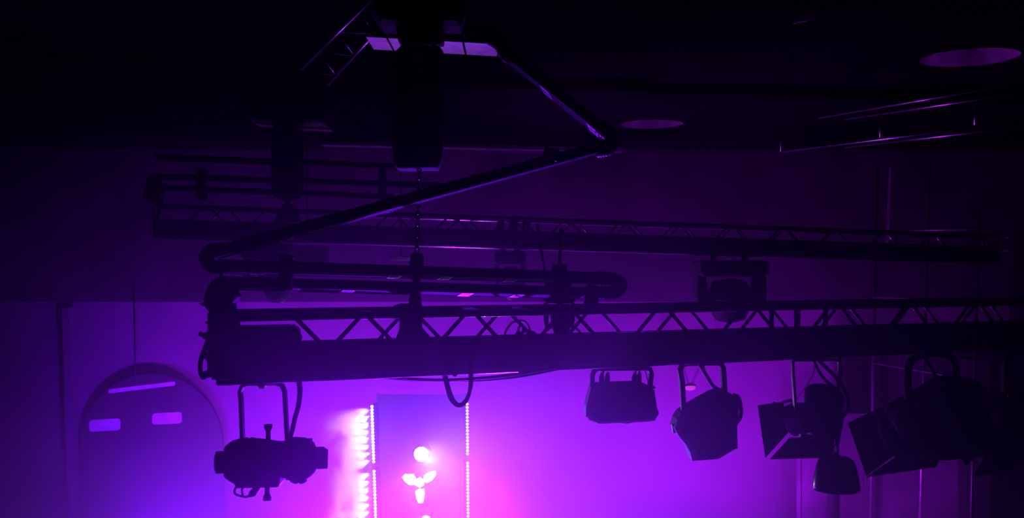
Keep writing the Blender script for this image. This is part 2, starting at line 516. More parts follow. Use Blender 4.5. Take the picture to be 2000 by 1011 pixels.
def tray(t, a, b, labels=(), h=0.062, wdt=0.12, cables=3, body='tray_black', edge=True, roll=0.0):
    """one rigid length of the folding carrier: a trough with cables inside and label stickers under it"""
    a, b = Vector(a), Vector(b)
    u = (b - a).normalized(); v = Vector((0, 0, 1)).cross(u).normalized(); w_ = u.cross(v).normalized()
    if w_.z < 0: w_ = -w_
    R_ = Matrix.Rotation(math.radians(roll), 3, u)
    if (R_ @ w_).y < w_.y: R_ = Matrix.Rotation(math.radians(-roll), 3, u)
    v, w_ = R_ @ v, R_ @ w_
    hw = wdt / 2; hh = h / 2; k = 0.008
    prof = [(-hw, hh), (-hw, -hh), (hw, -hh), (hw, hh), (hw - k, hh), (hw - k, -hh + k), (-hw + k, -hh + k), (-hw + k, hh)]
    seg = MB().loft([[p + v * x + w_ * y for x, y in prof] for p in (a, b)]).build('tray_segment', body, t)
    if edge:
        for s in (-1, 1):
            MB().tube([a + v * s * hw - w_ * hh, b + v * s * hw - w_ * hh], 0.0028, 6).build('tray_edge', 'truss_paint', seg)
    for c in range(cables):
        x = (c - (cables - 1) / 2) * wdt * 0.26
        MB().tube([a + v * x - w_ * (hh - 0.03), b + v * x - w_ * (hh - 0.03)], 0.017, 8).build('cable', 'rubber', seg)
    for f in labels:
        p = a.lerp(b, f) - w_ * (hh + 0.003)
        M = Matrix((u, v, w_)).transposed()
        lb = MB().box(p, (0.075, wdt * 0.86, 0.004), M).build('label_sticker', 'sticker', t)
        mb = MB()
        mb.box(p - w_ * 0.0026 + v * wdt * 0.06, (0.05, wdt * 0.42, 0.0012), M)
        mb.build('printed_panel', 'print', lb)
        mb = MB()
        for q in range(3):
            mb.box(p - w_ * 0.0036 + v * wdt * (0.16 - 0.10 * q), (0.034 - 0.008 * (q % 2), 0.006, 0.0008), M)
        mb.build('printed_line', 'sticker', lb)
    return seg


# ---- folding cable carrier beside the near truss
car = thing('folding_cable_carrier', 'large black zigzag cable carrier folded above the near truss', 'cable carrier', at(800, 520, 5.9))
p = lambda x, y, Y: at(x, y, Y)
tray(car, p(728, 60, 6.35), p(974, 74, 6.35), (), h=0.07, wdt=0.40)
plates = [((722, 760), 6.35), ((764, 800), 6.35), ((852, 905), 6.35), ((909, 970), 6.35)]
for (x0, x1), Y in plates:
    ya = lambda x: 80 + (x - 722) * 0.056
    c0, c1 = at(x0, ya(x0), Y), at(x1, ya(x1), Y)
    MB().loft([[c + Vector((0, dy, dz)) for dy, dz in ((-0.16, -0.012), (0.19, -0.012), (0.19, 0), (-0.16, 0))] for c in (c0, c1)]).build('bottom_plate', 'pale_plate', car)
ribbed(MB(), [p(955, 72, 6.2), p(975, 84, 6.15), p(995, 112, 6.05)], 0.045).build('hinge_loop', 'rubber', car)
tray(car, p(982, 98, 6.15), p(1180, 258, 5.85), (0.02, 0.48, 0.93), h=0.062, wdt=0.15, roll=17)
ribbed(MB(), [p(1172, 248, 5.85), p(1196, 268, 5.75), p(1188, 288, 5.65), p(1165, 293, 5.62)], 0.042).build('hinge_loop', 'rubber', car)
tray(car, p(1182, 285, 5.65), p(425, 492, 5.15), (0.84,), h=0.058, wdt=0.11, roll=6)
MB().box(at(1075, 303, 5.55), (0.085, 0.14, 0.065), Matrix.Rotation(0.27, 3, 'Y')).build('strap_clamp', 'black_metal', car)
ribbed(MB(), [p(440, 487, 5.2), p(412, 490, 5.25), p(403, 505, 5.35), p(415, 520, 5.45), p(440, 520, 5.5)], 0.036, 12).build('hinge_loop', 'rubber', car)
tray(car, p(425, 519, 5.45), p(1180, 543, 6.35), (0.09, 0.42, 0.55, 0.73), h=0.055, wdt=0.12, roll=11)
ribbed(MB(), [p(1165, 541, 6.3), p(1200, 546, 6.3), p(1213, 557, 6.33), p(1200, 570, 6.36), p(1165, 571, 6.4)], 0.042, 12).build('hinge_loop', 'rubber', car)
tray(car, p(1185, 573, 6.42), p(425, 552, 5.5), (0.26, 0.40, 0.55, 0.70, 0.83), h=0.055, wdt=0.12, roll=11)
# knuckle where the carrier ends on the truss
kn = MB()
solid(kn, [(413, 548), (425, 541), (444, 546), (452, 562), (463, 580), (452, 592), (453, 606), (440, 612), (410, 612), (399, 597), (397, 585), (403, 566)], 5.5, 0.16, 0.05, 0.18)
kn.build('end_knuckle', 'black_fabric', car)
mb = MB(); solid(mb, [(408, 610), (455, 608), (455, 640), (410, 642)], 5.5, 0.2, 0.06, 0.05); mb.build('end_bracket', 'black_metal', car)
mb = MB(); mb.tube([at(398, 594, 5.5), at(390, 592, 5.5)], [0.012, 0.004]); mb.tube([at(412, 628, 5.5), at(401, 630, 5.5)], [0.012, 0.006]); mb.build('fixing_bolt', 'chain_steel', car)
mb = MB(); mb.tube([at(424, 522, 5.5), at(433, 538, 5.5)], 0.010, 8); mb.build('hinge_pin', 'pale_plate', car)
# upright plates that tie the stacked trays together
for (x0, x1, y0, y1, Y) in ((546, 570, 497, 566, 5.48), (1078, 1107, 516, 592, 6.02)):
    mb = MB(); c0, c1 = at(x0, y0, Y), at(x1, y1, Y)
    mb.box((c0 + c1) / 2, (abs(c1.x - c0.x), 0.05, abs(c0.z - c1.z)))
    mb.box((c0 + c1) / 2 + Vector((0, 0, (c0.z - c1.z) * 0.42)), (abs(c1.x - c0.x) * 0.7, 0.10, 0.02))
    mb.build('tie_plate', 'black_metal', car)

# ---- chain hoist over the near truss
YH = L1.dist(813) + 0.12
h1 = thing('chain_hoist', 'black chain hoist with a tall hanging chain bag above the near truss', 'hoist', at(818, 90, YH))
mb = MB(); solid(mb, [(738, -70), (902, -70), (912, -50), (912, 40), (900, 62), (748, 60), (732, 40), (732, -50)], YH, 0.42, 0, 0.08); mb.build('motor_body', 'black_fabric', h1)
mb = MB(); solid(mb, [(775, 60), (868, 60), (866, 84), (780, 84)], YH, 0.22, 0, 0.05); mb.build('chain_guide', 'black_fabric', h1)
mb = MB(); c = at(818, 100, YH)
prof = []
for (yy, hw) in ((96, 40), (104, 46), (125, 48), (200, 48.5), (270, 50), (305, 48), (322, 45), (331, 41)):
    prof.append((yy, hw))
rings = []
for (yy, hw) in prof:
    cx = 821 - (yy - 100) * 0.022
    rr = hw / F * YH; cc = at(cx, yy, YH); ring = []
    for k in range(28):
        an = 2 * math.pi * k / 28; ca, sa = math.cos(an), math.sin(an)
        e = 0.62
        ring.append(cc + Vector((math.copysign(abs(ca) ** e, ca) * rr, math.copysign(abs(sa) ** e, sa) * rr * 0.9, 0.004 * math.sin(an * 3 + yy))))
    rings.append(ring)
mb.loft(rings); mb.sm = [True] * (len(mb.f) - 2) + [False] * 2
bag = mb.build('chain_bag', 'black_fabric', h1)
mb = MB()
for cxx in (790, 848):
    mb.tube([at(cxx, 82, YH), at(cxx, 104, YH)], 0.012)
mb.build('bag_strap', 'rubber', h1)
mb = MB(); mb.lathe(at(815, 112, YH - 0.17), (0, 0, 1), [(-0.02, 0.018), (0.02, 0.024), (0.035, 0.012)], 12); mb.build('bag_buckle', 'pale_plate', h1)
chain(h1, at(819, 325, YH), at(814, 494, YH))
# hook and bridle that take the truss
hk = thing('chain_hook_block', 'black hook block and bracket joining the hoist chain to the near truss', 'hook', at(813, 500, YH))
mb = MB(); solid(mb, [(803, 494), (824, 494), (827, 500), (827, 521), (802, 521), (799, 513), (802, 508)], YH, 0.07, 0, 0.1); mb.build('hook_block', 'black_metal', hk)
mb = MB(); mb.lathe(at(813, 560, YH), (0, 0, 1), [(-0.05, 0.02), (-0.045, 0.030), (0.0, 0.030), (0.035, 0.024), (0.055, 0.030), (0.075, 0.026), (0.12, 0.02), (0.155, 0.028), (0.18, 0.028)], 16); mb.build('swivel', 'black_metal', hk)
mb = MB(); solid(mb, [(803, 572), (821, 572), (824, 600), (824, 640), (852, 672), (770, 672), (781, 640), (781, 603), (800, 596), (799, 585)], YH - 0.2, 0.07, 0, 0.03); mb.build('truss_bracket', 'black_metal', hk)
mb = MB(); mb.box(at(795, 599, YH - 0.05), (0.12, 0.42, 0.03)); mb.build('top_clamp', 'black_metal', hk)

# ---- second hoist and carrier over the far truss
Y2 = L2.dist(565) + 0.1
h2 = thing('chain_hoist', 'distant hazy chain hoist with a hanging bag over the far truss', 'hoist', at(562, 215, Y2))
mb = MB(); solid(mb, [(500, 184), (520, 174), (615, 174), (640, 184), (645, 215), (638, 245), (590, 252), (500, 243), (486, 225), (486, 195)], Y2, 0.6, 0, 0.1); mb.build('motor_body', 'black_metal', h2)
for (x0, x1, y, m) in ((510, 532, 189, 'truss_paint'), (547, 566, 196, 'truss_paint'), (576, 596, 190, 'truss_paint'), (600, 632, 188, 'truss_paint'), (500, 545, 241, 'grey_metal'), (578, 648, 249, 'grey_metal')):
    c0, c1 = at(x0, y, Y2 - 0.32), at(x1, y + 4, Y2 - 0.32)
    MB().loft([[c + Vector((0, dy, dz)) for dy, dz in ((-0.06, -0.012), (0.1, -0.012), (0.1, 0.012), (-0.06, 0.012))] for c in (c0, c1)]).build('rim_plate', m, h2)
mb = MB(); rings = []
for (yy, hw) in ((250, 27), (260, 30), (320, 31), (365, 30), (384, 24), (390, 16)):
    rr = hw / F * Y2; cc = at(562, yy, Y2)
    rings.append([cc + Vector((math.copysign(abs(math.cos(a)) ** .65, math.cos(a)) * rr, math.copysign(abs(math.sin(a)) ** .65, math.sin(a)) * rr, 0)) for a in [2 * math.pi * k / 24 for k in range(24)]])
mb.loft(rings); mb.sm = [True] * (len(mb.f) - 2) + [False] * 2
mb.build('chain_bag', 'black_fabric', h2)
mb = MB(); mb.tube([at(562, 388, Y2), at(561, 402, Y2)], 0.03); solid(mb, [(553, 398), (572, 398), (590, 434), (535, 434)], Y2 - 0.1, 0.1); mb.build('hook', 'black_metal', h2)

car2 = thing('folding_cable_carrier', 'distant dim cable carrier stacked in level trays over the far truss', 'cable carrier', at(520, 350, 11.2))
tray(car2, p(305, 307, 11.0), p(862, 328, 11.5), (), h=0.06, wdt=0.14)
tray(car2, p(300, 344, 11.0), p(858, 362, 11.5), (), h=0.06, wdt=0.14)
tray(car2, p(310, 366, 11.1), p(770, 384, 11.5), (), h=0.055, wdt=0.14)
ribbed(MB(), [p(312, 346, 11.0), p(296, 352, 11.0), p(297, 366, 11.0), p(314, 370, 11.05)], 0.05, 10).build('hinge_loop', 'rubber', car2)
mb = MB(); solid(mb, [(290, 352), (312, 350), (318, 380), (312, 398), (290, 396), (284, 378)], 11.0, 0.2); mb.build('end_knuckle', 'rubber', car2)
ribbed(MB(), [p(690, 240, 11.0), p(725, 258, 11.0), p(765, 275, 11.2), p(790, 300, 11.5)], 0.055, 10, 0.05).build('cable_loop', 'rubber', car2)
for x in (747, 394):
    mb = MB(); mb.box(at(x, 360, 11.2), (0.07, 0.18, 0.36)); mb.build('tie_plate', 'black_metal', car2)


# ================================================================== POWER BOX AND CABLES ON THE NEAR TRUSS
def Yt(px, back=0.13):
    return L1.dist(px) + back


pb = thing('power_box', 'black power distribution box at the left end of the near truss', 'power box', at(490, 690, 5.5))
mb = MB()
c0, c1 = Vector((L1.a.x, L1.a.y)), None
ud = L1.d.normalized()
qa = L1.a - L1.n * 0.05 - ud * 0.03; qb = L1.a + ud * 0.46 - L1.n * 0.05
zt, zb = at(0, 640, 5.5).z, at(0, 737, 5.5).z
foot = [qa, qb, qb + L1.n * 0.30, qa + L1.n * 0.30]
def shr(f, s):
    c = sum(f, Vector((0, 0))) / 4
    return [c + (q - c) * s for q in f]
mb.loft([[Vector((q.x, q.y, z)) for q in shr(foot, s)] for z, s in ((zb, 0.98), (zb + 0.012, 1.0), (zt - 0.02, 1.0), (zt, 0.96))])
mb.build('case', 'black_metal', pb)
mb = MB(); mb.tube([at(568, 642, 5.6), at(578, 648, 5.6)], [0.035, 0.028]); mb.build('cable_gland', 'rubber', pb)
mb = MB(); mb.tube(smooth_path(pxpath([(574, 646), (585, 652), (587, 661), (580, 668), (571, 667)], 5.58), 6), 0.008, 8); mb.build('handle', 'rubber', pb)
for y in (652, 690, 726):
    mb = MB(); mb.box(at(418, y, 5.5), (0.03, 0.30, 0.035)); mb.build('corner_guard', 'black_gloss', pb)
def rod_on(a, b, r): return MB().tube([a, b], r, 8)
rod_on(at(440, 642, 5.47), at(568, 638, 5.66), 0.008).build('top_edge', 'truss_paint', pb)


def cable(label, pts, Y, r=0.011, name='cable', cat='cable', n=7, group=None):
    o = MB().tube(smooth_path(pxpath(pts, Y), n), r, 8).build(name, 'rubber')
    return tag(o, label, cat, group)


cable('thick black cable looping down the left end of the near truss', [(411, 645), (404, 670), (393, 700), (391, 722), (397, 737), (408, 728), (414, 722)], 5.48, 0.014)
cable('thinner black cable curved inside the loop at the truss end', [(408, 672), (400, 684), (401, 694), (408, 706), (414, 714)], 5.46, 0.009)
cable('short black cable stub sticking out left of the truss end', [(389, 651), (397, 654), (405, 657), (412, 662)], 5.5, 0.013)
cable('short black cable sagging below the left end of the truss trunk', [(433, 741), (440, 748), (452, 749), (468, 744)], 5.55, 0.010)
cable('long black cable sagging under the middle of the near truss', [(716, 731), (780, 738), (860, 742), (940, 738), (1010, 730), (1090, 716)], 6.0, 0.010)
cable('second long black cable sagging just under the first one', [(722, 733), (790, 741), (870, 744), (945, 742), (1020, 734), (1096, 719)], 6.06, 0.008)
cable('black cable loop hanging lowest under the middle of the truss', [(865, 722), (872, 752), (880, 778), (894, 792), (908, 786), (917, 765), (919, 740), (918, 720)], 6.03, 0.012)
cable('inner strand of the hanging cable loop under the truss', [(869, 722), (877, 756), (886, 780), (898, 789), (911, 778), (921, 752), (921, 722)], 6.07, 0.009)
cable('short black cable end tucked beside the hanging loop', [(880, 724), (888, 733), (893, 728)], 6.0, 0.008)
cable('black cable arching inside the truss behind the braces', [(985, 658), (990, 642), (1004, 628), (1024, 627), (1034, 640), (1033, 655)], 6.55, 0.007)
cable('small coiled black cable inside the truss', [(1006, 657), (1012, 648), (1020, 650), (1022, 640), (1016, 636), (1012, 646), (1016, 658)], 6.5, 0.009)
cable('black cable arching low to the right inside the truss', [(1018, 652), (1030, 645), (1044, 650), (1056, 660)], 6.5, 0.008)
cable('second black cable arching low to the right inside the truss', [(1022, 656), (1034, 651), (1046, 655), (1054, 662)], 6.52, 0.007)
cable('black cable arching over the moving head inside the truss', [(1052, 661), (1070, 643), (1090, 634), (1112, 634), (1130, 645), (1136, 658)], 6.4, 0.008)
cable('long thin black drop cable hanging from the far truss to the carrier', [(1050, 436), (1053, 470), (1060, 505), (1066, 545), (1068, 570)], 6.6, 0.009)

# thin rod that rises from the carrier's right tie plate
rd = MB().tube([at(1096, 445, 6.05), at(1093, 520, 6.05)], 0.010, 8).build('drop_rod', 'black_metal'); tag(rd, 'thin black rod standing on the right tie plate of the carrier', 'rod')
br = thing('truss_clamp', 'chunky black clamp on the truss below the right end of the carrier', 'clamp', at(1155, 580, 6.45))
mb = MB(); solid(mb, [(1142, 562), (1150, 555), (1164, 556), (1168, 566), (1168, 592), (1172, 598), (1140, 598), (1140, 566)], 6.38, 0.12, 0, 0.08); mb.build('clamp_body', 'black_metal', br)
mb = MB(); mb.tube([at(1134, 574, 6.38), at(1176, 574, 6.38)], 0.016, 10); mb.build('clamp_bolt', 'chain_steel', br)


# ================================================================== MOVING HEADS
def moving_head(label, cx, ytop, wpx, Y, hpx, hang=None, lens_down=True, tilt=0.0, group='hanging moving heads'):
    s = Y / F; t = thing('moving_head', label, 'moving head', at(cx, ytop, Y), group)
    q = lambda dx, dy: (cx + dx * wpx, ytop + dy * hpx)
    dpt = wpx * s * 0.75
    mb = MB(); solid(mb, [q(-.5, .04), q(-.44, 0), q(.44, 0), q(.5, .04), q(.5, .22), q(.42, .27), q(-.42, .27), q(-.5, .22)], Y, dpt, 0, 0.06)
    base = mb.build('base', 'black_metal', t)
    for dx in (-.22, .22):
        MB().box(at(*q(dx, -.06), Y), (0.07, 0.06, 0.13 * hpx * s + .05)).build('hook_clamp', 'black_metal', t)
    mb = MB(); c = at(*q(0, .04), Y, -dpt / 2 - .002); mb.box(c + Vector((0, 0, -.1 * hpx * s)), (wpx * s * .34, .006, .07 * hpx * s)); mb.build('display', 'glass_lens', base)
    for sd in (-1, 1):
        mb = MB(); solid(mb, [q(sd * .36, .26), q(sd * .48, .26), q(sd * .49, .60), q(sd * .44, .78), q(sd * .34, .76), q(sd * .33, .5)][::sd], Y, dpt * .5, 0, 0.06)
        mb.build('yoke_arm', 'black_metal', t)
    ax = Vector((math.sin(tilt) * .4, math.sin(tilt), -math.cos(tilt)))
    hr = .30 * wpx * s; hl = .72 * hpx * s
    mb = MB(); mb.lathe(at(*q(0, .36), Y), ax, [(-.02, hr * .5), (0.0, hr * .8), (hl * .2, hr), (hl * .55, hr * .98), (hl * .72, hr * .86), (hl * .86, hr * .72), (hl * .88, hr * .60)], 20)
    hd = mb.build('head', 'black_metal', t)
    mb = MB(); mb.lathe(at(*q(0, .36), Y) + ax * hl * .86, ax, [(0, hr * .56), (.01, hr * .56), (.03, hr * .42), (.038, hr * .2)], 20); mb.build('lens', 'glass_lens', hd)
    for k in range(4):
        mb = MB(); mb.lathe(at(*q(0, .36), Y) + ax * hl * (.25 + .07 * k), ax, [(0, hr * 1.03), (hl * .03, hr * 1.03)], 20); mb.build('cooling_fin', 'black_metal', hd)
    return t


moving_head('dark moving head hanging behind the left end of the carrier trays', 525, 476, 94, L2.dist(525) + .12, 118, tilt=0.5)
moving_head('small dim moving head hanging from the far truss near the picture middle', 996, 491, 62, L2.dist(996) + .12, 92, tilt=0.2)
moving_head('largest moving head hanging from the far truss right of the carrier', 1424, 508, 138, L2.dist(1424) + .12, 118, tilt=0.15)
moving_head('moving head mounted inside the near truss with coiled cables beside it', 1092, 566, 62, 6.5, 96, tilt=0.3)


# ================================================================== LAMPS UNDER THE NEAR TRUSS
def rod(pts, Y, r, n=10, d=0.0, sm=0):
    P = pxpath(pts, Y, d)
    if sm: P = smooth_path(P, sm)
    return MB().tube(P, r, n)


def strap(pts, Y, wd, th, d=0.0):
    """flat bar bent along the points: th across in the picture plane, wd in depth"""
    P = pxpath(pts, Y, d); rings = []
    for i, q in enumerate(P):
        a = P[max(0, i - 1)]; b = P[min(len(P) - 1, i + 1)]
        tdir = (b - a).normalized(); nn = Vector((-tdir.z, 0, tdir.x)) * th / 2; dv = Vector((0, wd / 2, 0))
        rings.append([q - nn - dv, q + nn - dv, q + nn + dv, q - nn + dv])
    return MB().loft(rings)


G = 'lamps hanging under the near truss'
# --- A: ellipsoidal profile spotlight, far left
Y = Yt(512, 0.14); s = Y / F
t = thing('profile_spotlight', 'black ellipsoidal profile spotlight hanging alone at the left end of the truss', 'spotlight', at(512, 745, Y), G)
strap([(474, 868), (471, 780), (469, 765), (473, 754), (483, 749), (540, 748), (551, 752), (556, 764), (558, 800), (562, 872)], Y, 0.045, 0.020).build('yoke', 'black_metal', t)
mb = MB(); solid(mb, [(506, 736), (521, 736), (521, 751), (518, 757), (509, 757), (506, 751)], Y, 0.07, 0, 0.05); mb.tube([at(513.5, 750, Y - .02), at(513.5, 758, Y - .02)], 0.012); mb.build('clamp', 'black_metal', t)
axd = Vector((0.90, 0.42, -0.035)).normalized()
O = at(440, 894, Y, -0.13)
k = 1 / 0.90 * s
mb = MB(); mb.lathe(O, axd, [(-6 * k, 15 * s), (-4 * k, 21 * s), (10 * k, 21 * s), (11 * k, 30 * s), (20 * k, 38 * s), (34 * k, 44 * s), (60 * k, 44 * s), (80 * k, 41 * s), (104 * k, 36 * s), (116 * k, 36 * s)], 28); body = mb.build('lamp_housing', 'black_metal', t)
for q in range(4):
    MB().lathe(O, axd, [((24 + 10 * q) * k, 41 * s + 2 * s * min(q, 2)), ((28 + 10 * q) * k, 41.5 * s + 2 * s * min(q, 2))], 28).build('cooling_fin', 'black_metal', body)
mb = MB(); mb.lathe(O, axd, [(112 * k, 34 * s), (116 * k, 40 * s), (130 * k, 43 * s), (150 * k, 41 * s), (163 * k, 33 * s), (166 * k, 26 * s)], 28); bar = mb.build('lens_barrel', 'black_metal', t)
mb = MB(); mb.lathe(O, axd, [(164 * k, 24 * s), (168 * k, 20 * s), (170 * k, 8 * s)], 20); mb.build('lens', 'glass_lens', bar)
mb = MB(); c = O + axd * (176 * k)
MA = Matrix((axd, Vector((0, 0, 1)).cross(axd).normalized(), axd.cross(Vector((0, 0, 1)).cross(axd)).normalized())).transposed()
for a, b, sx, sy in ((0, 17, 40, 3), (0, -17, 40, 3), (18.5, 0, 3, 36), (-18.5, 0, 3, 36)):
    mb.box(c + MA @ Vector((0, a * s, b * s)), (22 * s, sx * s, sy * s), MA)
mb.build('gel_frame', 'black_metal', t)
mb = MB(); solid(mb, [(460, 915), (552, 912), (551, 940), (548, 946), (468, 948), (459, 935)], Y, 0.16, 0, 0.06); mb.build('shutter_gate', 'black_metal', t)
for nm, pts in (('knob', ((528, 866), (528, 838), (528, 832), (528, 826))), ('knob', ((526, 940), (526, 960), (526, 966), (526, 972)))):
    mb = MB(); mb.tube(pxpath(pts, Y, -0.05), [4.5 * s, 5 * s, 8 * s, 8.5 * s], 14); mb.build(nm, 'black_gloss', t)
mb = MB(); mb.tube(smooth_path(pxpath([(468, 940), (461, 955), (463, 962), (474, 966), (486, 967), (494, 958), (506, 944)], Y, -0.03), 6), 2.2 * s, 8); mb.tube(pxpath([(480, 944), (475, 954), (477, 965)], Y, -.03), 2 * s, 8)
mb.build('rear_handle', 'black_metal', t)
mb = MB(); solid(mb, [(488, 958), (506, 940), (512, 948), (500, 967), (488, 970)], Y - .03, 0.05); mb.build('shutter_handle', 'black_metal', t)
mb = MB(); solid(mb, [(566, 861), (602, 861), (604, 860), (604, 867), (566, 867)], Y, 0.1, 0.05, 0.02); mb.build('top_bracket', 'black_metal', t)
mb = MB(); solid(mb, [(560, 930), (592, 936), (594, 944), (586, 946), (583, 943), (577, 946), (566, 942)], Y, 0.08, 0.05, 0.05); mb.build('lower_foot', 'black_metal', t)
for sd in ((474, 866), (561, 870)):
    MB().lathe(at(sd[0], sd[1], Y, -0.06), (0, 1, 0), [(0, 9 * s), (.03, 9 * s), (.04, 5 * s)], 14).build('yoke_bolt', 'black_gloss', t)
cable('bundle of black cables falling from the truss to the profile spotlight', [(583, 735), (587, 760), (584, 790), (577, 815), (570, 845), (561, 872)], Y, 0.012)
cable('thin second cable beside the bundle at the profile spotlight', [(580, 735), (584, 762), (581, 792), (574, 818), (568, 846), (563, 868)], Y - .03, 0.010)

# --- B: flat LED wash lamp
Y = Yt(1212, 0.14); s = Y / F
t = thing('led_wash_lamp', 'squat black wash lamp with four cable plugs on top', 'stage lamp', at(1212, 718, Y), G)
mb = MB(); solid(mb, [(1152, 753), (1158, 749), (1180, 748), (1238, 746), (1250, 747), (1262, 751), (1274, 758), (1279, 790), (1283, 803), (1275, 817), (1258, 819), (1168, 823), (1142, 809), (1143, 790), (1147, 775)], Y, 0.30, 0, 0.14)
mb.build('housing', 'black_metal', t)
mb = MB()
for q in range(7):
    mb.box(at(1172 + q * 14, 784, Y, -0.155), (5 * s, 0.03, 44 * s))
mb.build('heat_sink', 'black_metal', t)
for out in ([(1150, 814), (1158, 813), (1171, 820), (1171, 827), (1166, 826), (1150, 820)], [(1215, 818), (1237, 818), (1237, 826), (1226, 828), (1215, 827)], [(1258, 816), (1268, 815), (1266, 820), (1259, 820)]):
    mb = MB(); solid(mb, out, Y, 0.06, 0.05, 0.03); mb.build('foot', 'black_metal', t)
strap([(1156, 756), (1157, 733), (1160, 724), (1167, 719), (1262, 718), (1269, 720), (1272, 728), (1269, 756)], Y, 0.05, 9 * s).build('yoke', 'black_metal', t)
for x0, yb in ((1175, 750), (1186, 750), (1239, 748), (1248, 749)):
    mb = MB(); mb.tube(pxpath([(x0, yb), (x0, 737), (x0 + 1, 730), (x0 + 2, 726)], Y), [5.2 * s, 5.2 * s, 3.6 * s, 2.2 * s], 10); mb.build('cable_plug', 'rubber', t)
rod([(1177, 730), (1180, 722), (1186, 720)], Y, 2.2 * s, 8, 0, 5).build('power_lead', 'rubber', t)
rod([(1241, 728), (1243, 721), (1248, 722), (1250, 730)], Y, 1.6 * s, 8, 0, 5).build('power_lead', 'rubber', t)
mb = MB(); mb.lathe(at(1277, 756, Y), (0, 1, 0), [(-.01, 3 * s), (.01, 3 * s)], 12); mb.build('safety_eye', 'black_metal', t)
cable('thin safety wire slanting down to the squat wash lamp', [(1256, 716), (1262, 730), (1266, 745), (1272, 755)], Y - .04, 0.003)

# --- C: tilted PAR style lamp
Y = Yt(1378, 0.14); s = Y / F
t = thing('par_lamp', 'bulky tilted black lamp with a handle arc on its right side', 'stage lamp', at(1372, 706, Y), G)
mb = MB(); solid(mb, [(1313, 832), (1318, 815), (1326, 803), (1344, 791), (1366, 778), (1392, 764), (1406, 761), (1420, 764), (1432, 772), (1436, 790), (1433, 830), (1434, 868), (1397, 890), (1347, 894), (1342, 876), (1334, 862), (1320, 845)], Y, 0.34, 0, 0.16); mb.build('housing', 'black_metal', t)
mb = MB(); mb.lathe(at(1380, 838, Y, 0.14), Vector((-0.12, 0.92, -0.35)), [(-.03, 36 * s), (0.05, 38 * s), (.08, 38 * s), (.08, 33 * s)], 24); mb.build('lens_ring', 'black_metal', t)
mb = MB()
for q in range(6):
    mb.box(at(1388 + q * 3, 792 + q * 12, Y, -0.165), (60 * s, 0.03, 3.2 * s), Matrix.Rotation(0.5, 3, 'Y'))
mb.build('cooling_fin', 'black_metal', t)
strap([(1335, 800), (1332, 745), (1328, 722), (1333, 712), (1342, 709), (1400, 708), (1408, 710), (1412, 718), (1415, 764)], Y, 0.05, 9.5 * s).build('yoke', 'black_metal', t)
mb = MB(); solid(mb, [(1311, 828), (1316, 828), (1320, 843), (1314, 845)], Y, 0.06, 0, 0.05); mb.build('side_knob', 'black_gloss', t)
rod([(1430, 770), (1440, 774), (1445, 790), (1446, 806), (1442, 818), (1433, 829)], Y, 4 * s, 10, -0.02, 6).build('handle', 'black_metal', t)
cable('black cable slanting from the truss to the bulky tilted lamp', [(1362, 704), (1372, 720), (1384, 740), (1395, 755), (1410, 763)], Y - .05, 0.013)
cable('thin black lead twisted beside the bulky tilted lamp cable', [(1374, 704), (1376, 722), (1384, 736), (1386, 740)], Y - .06, 0.006)


def barn_doors(t, doors, m='black_metal', th=0.006):
    for pts in doors:
        MB().slab([at(x, y, Yq) for x, y, Yq in pts], th).build('barn_door', m, t)


# --- D: fresnel with open barn doors, thin yoke
Y = Yt(1600, 0.14); s = Y / F
t = thing('fresnel_lamp', 'black fresnel lamp with open barn doors under a thin square yoke', 'stage lamp', at(1594, 700, Y), G)
strap([(1554, 806), (1549, 735), (1548, 708), (1552, 703), (1632, 702), (1639, 706), (1641, 730), (1636, 780)], Y, 0.04, 5 * s).build('yoke', 'grey_metal', t)
mb = MB(); rings = []
for (yy, x0, x1, dd) in ((749, 1592, 1612, .03), (752, 1580, 1626, .07), (760, 1573, 1640, .10), (775, 1571, 1648, .115), (790, 1573, 1646, .12), (815, 1581, 1637, .12), (850, 1583, 1636, .12), (855, 1586, 1633, .11)):
    cc = at((x0 + x1) / 2, yy, Y); rr = (x1 - x0) / 2 * s
    rings.append([cc + Vector((rr * math.cos(a), dd * math.sin(a), 0)) for a in [2 * math.pi * k / 24 for k in range(24)]])
mb.loft(rings); mb.sm = [True] * (len(mb.f) - 2) + [False] * 2; mb.build('housing', 'black_metal', t)
axd = Vector((-0.62, 0.74, -0.22)).normalized()
mb = MB(); mb.lathe(at(1578, 816, Y, 0.02), axd, [(0, 30 * s), (.10, 33 * s), (.13, 33 * s), (.13, 28 * s), (.06, 24 * s)], 8, False); ring = mb.build('lens_frame', 'reflector', t)
mb = MB(); mb.lathe(at(1578, 816, Y, 0.02) + axd * .09, axd, [(0, 26 * s), (.01, 24 * s), (.03, 12 * s)], 20); mb.build('lens', 'glass_lens', ring)
mb = MB(); mb.box(at(1570, 849, Y, -0.03), (20 * s, .05, 5 * s), Matrix.Rotation(0.05, 3, 'Y')); mb.build('hinge_plate', 'sticker', t)
barn_doors(t, ([(1480, 791, Y + .16), (1530, 784, Y + .05), (1539, 845, Y + .05), (1495, 894, Y + .16)],
               [(1504, 896, Y + .16), (1542, 855, Y + .03), (1630, 850, Y + .03), (1625, 893, Y + .16)],
               [(1528, 783, Y + .2), (1546, 778, Y + .1), (1548, 784, Y + .08), (1532, 787, Y + .18)],
               [(1630, 850, Y + .05), (1638, 800, Y + .22), (1650, 806, Y + .34), (1636, 880, Y + .34)]))
for x, y in ((1512, 787), (1540, 815), (1490, 850)):
    mb = MB(); mb.lathe(at(x, y, Y + .1), (0, 1, 0), [(-.01, 3 * s), (.01, 3 * s)], 8); mb.build('hinge_pin', 'black_gloss', t)
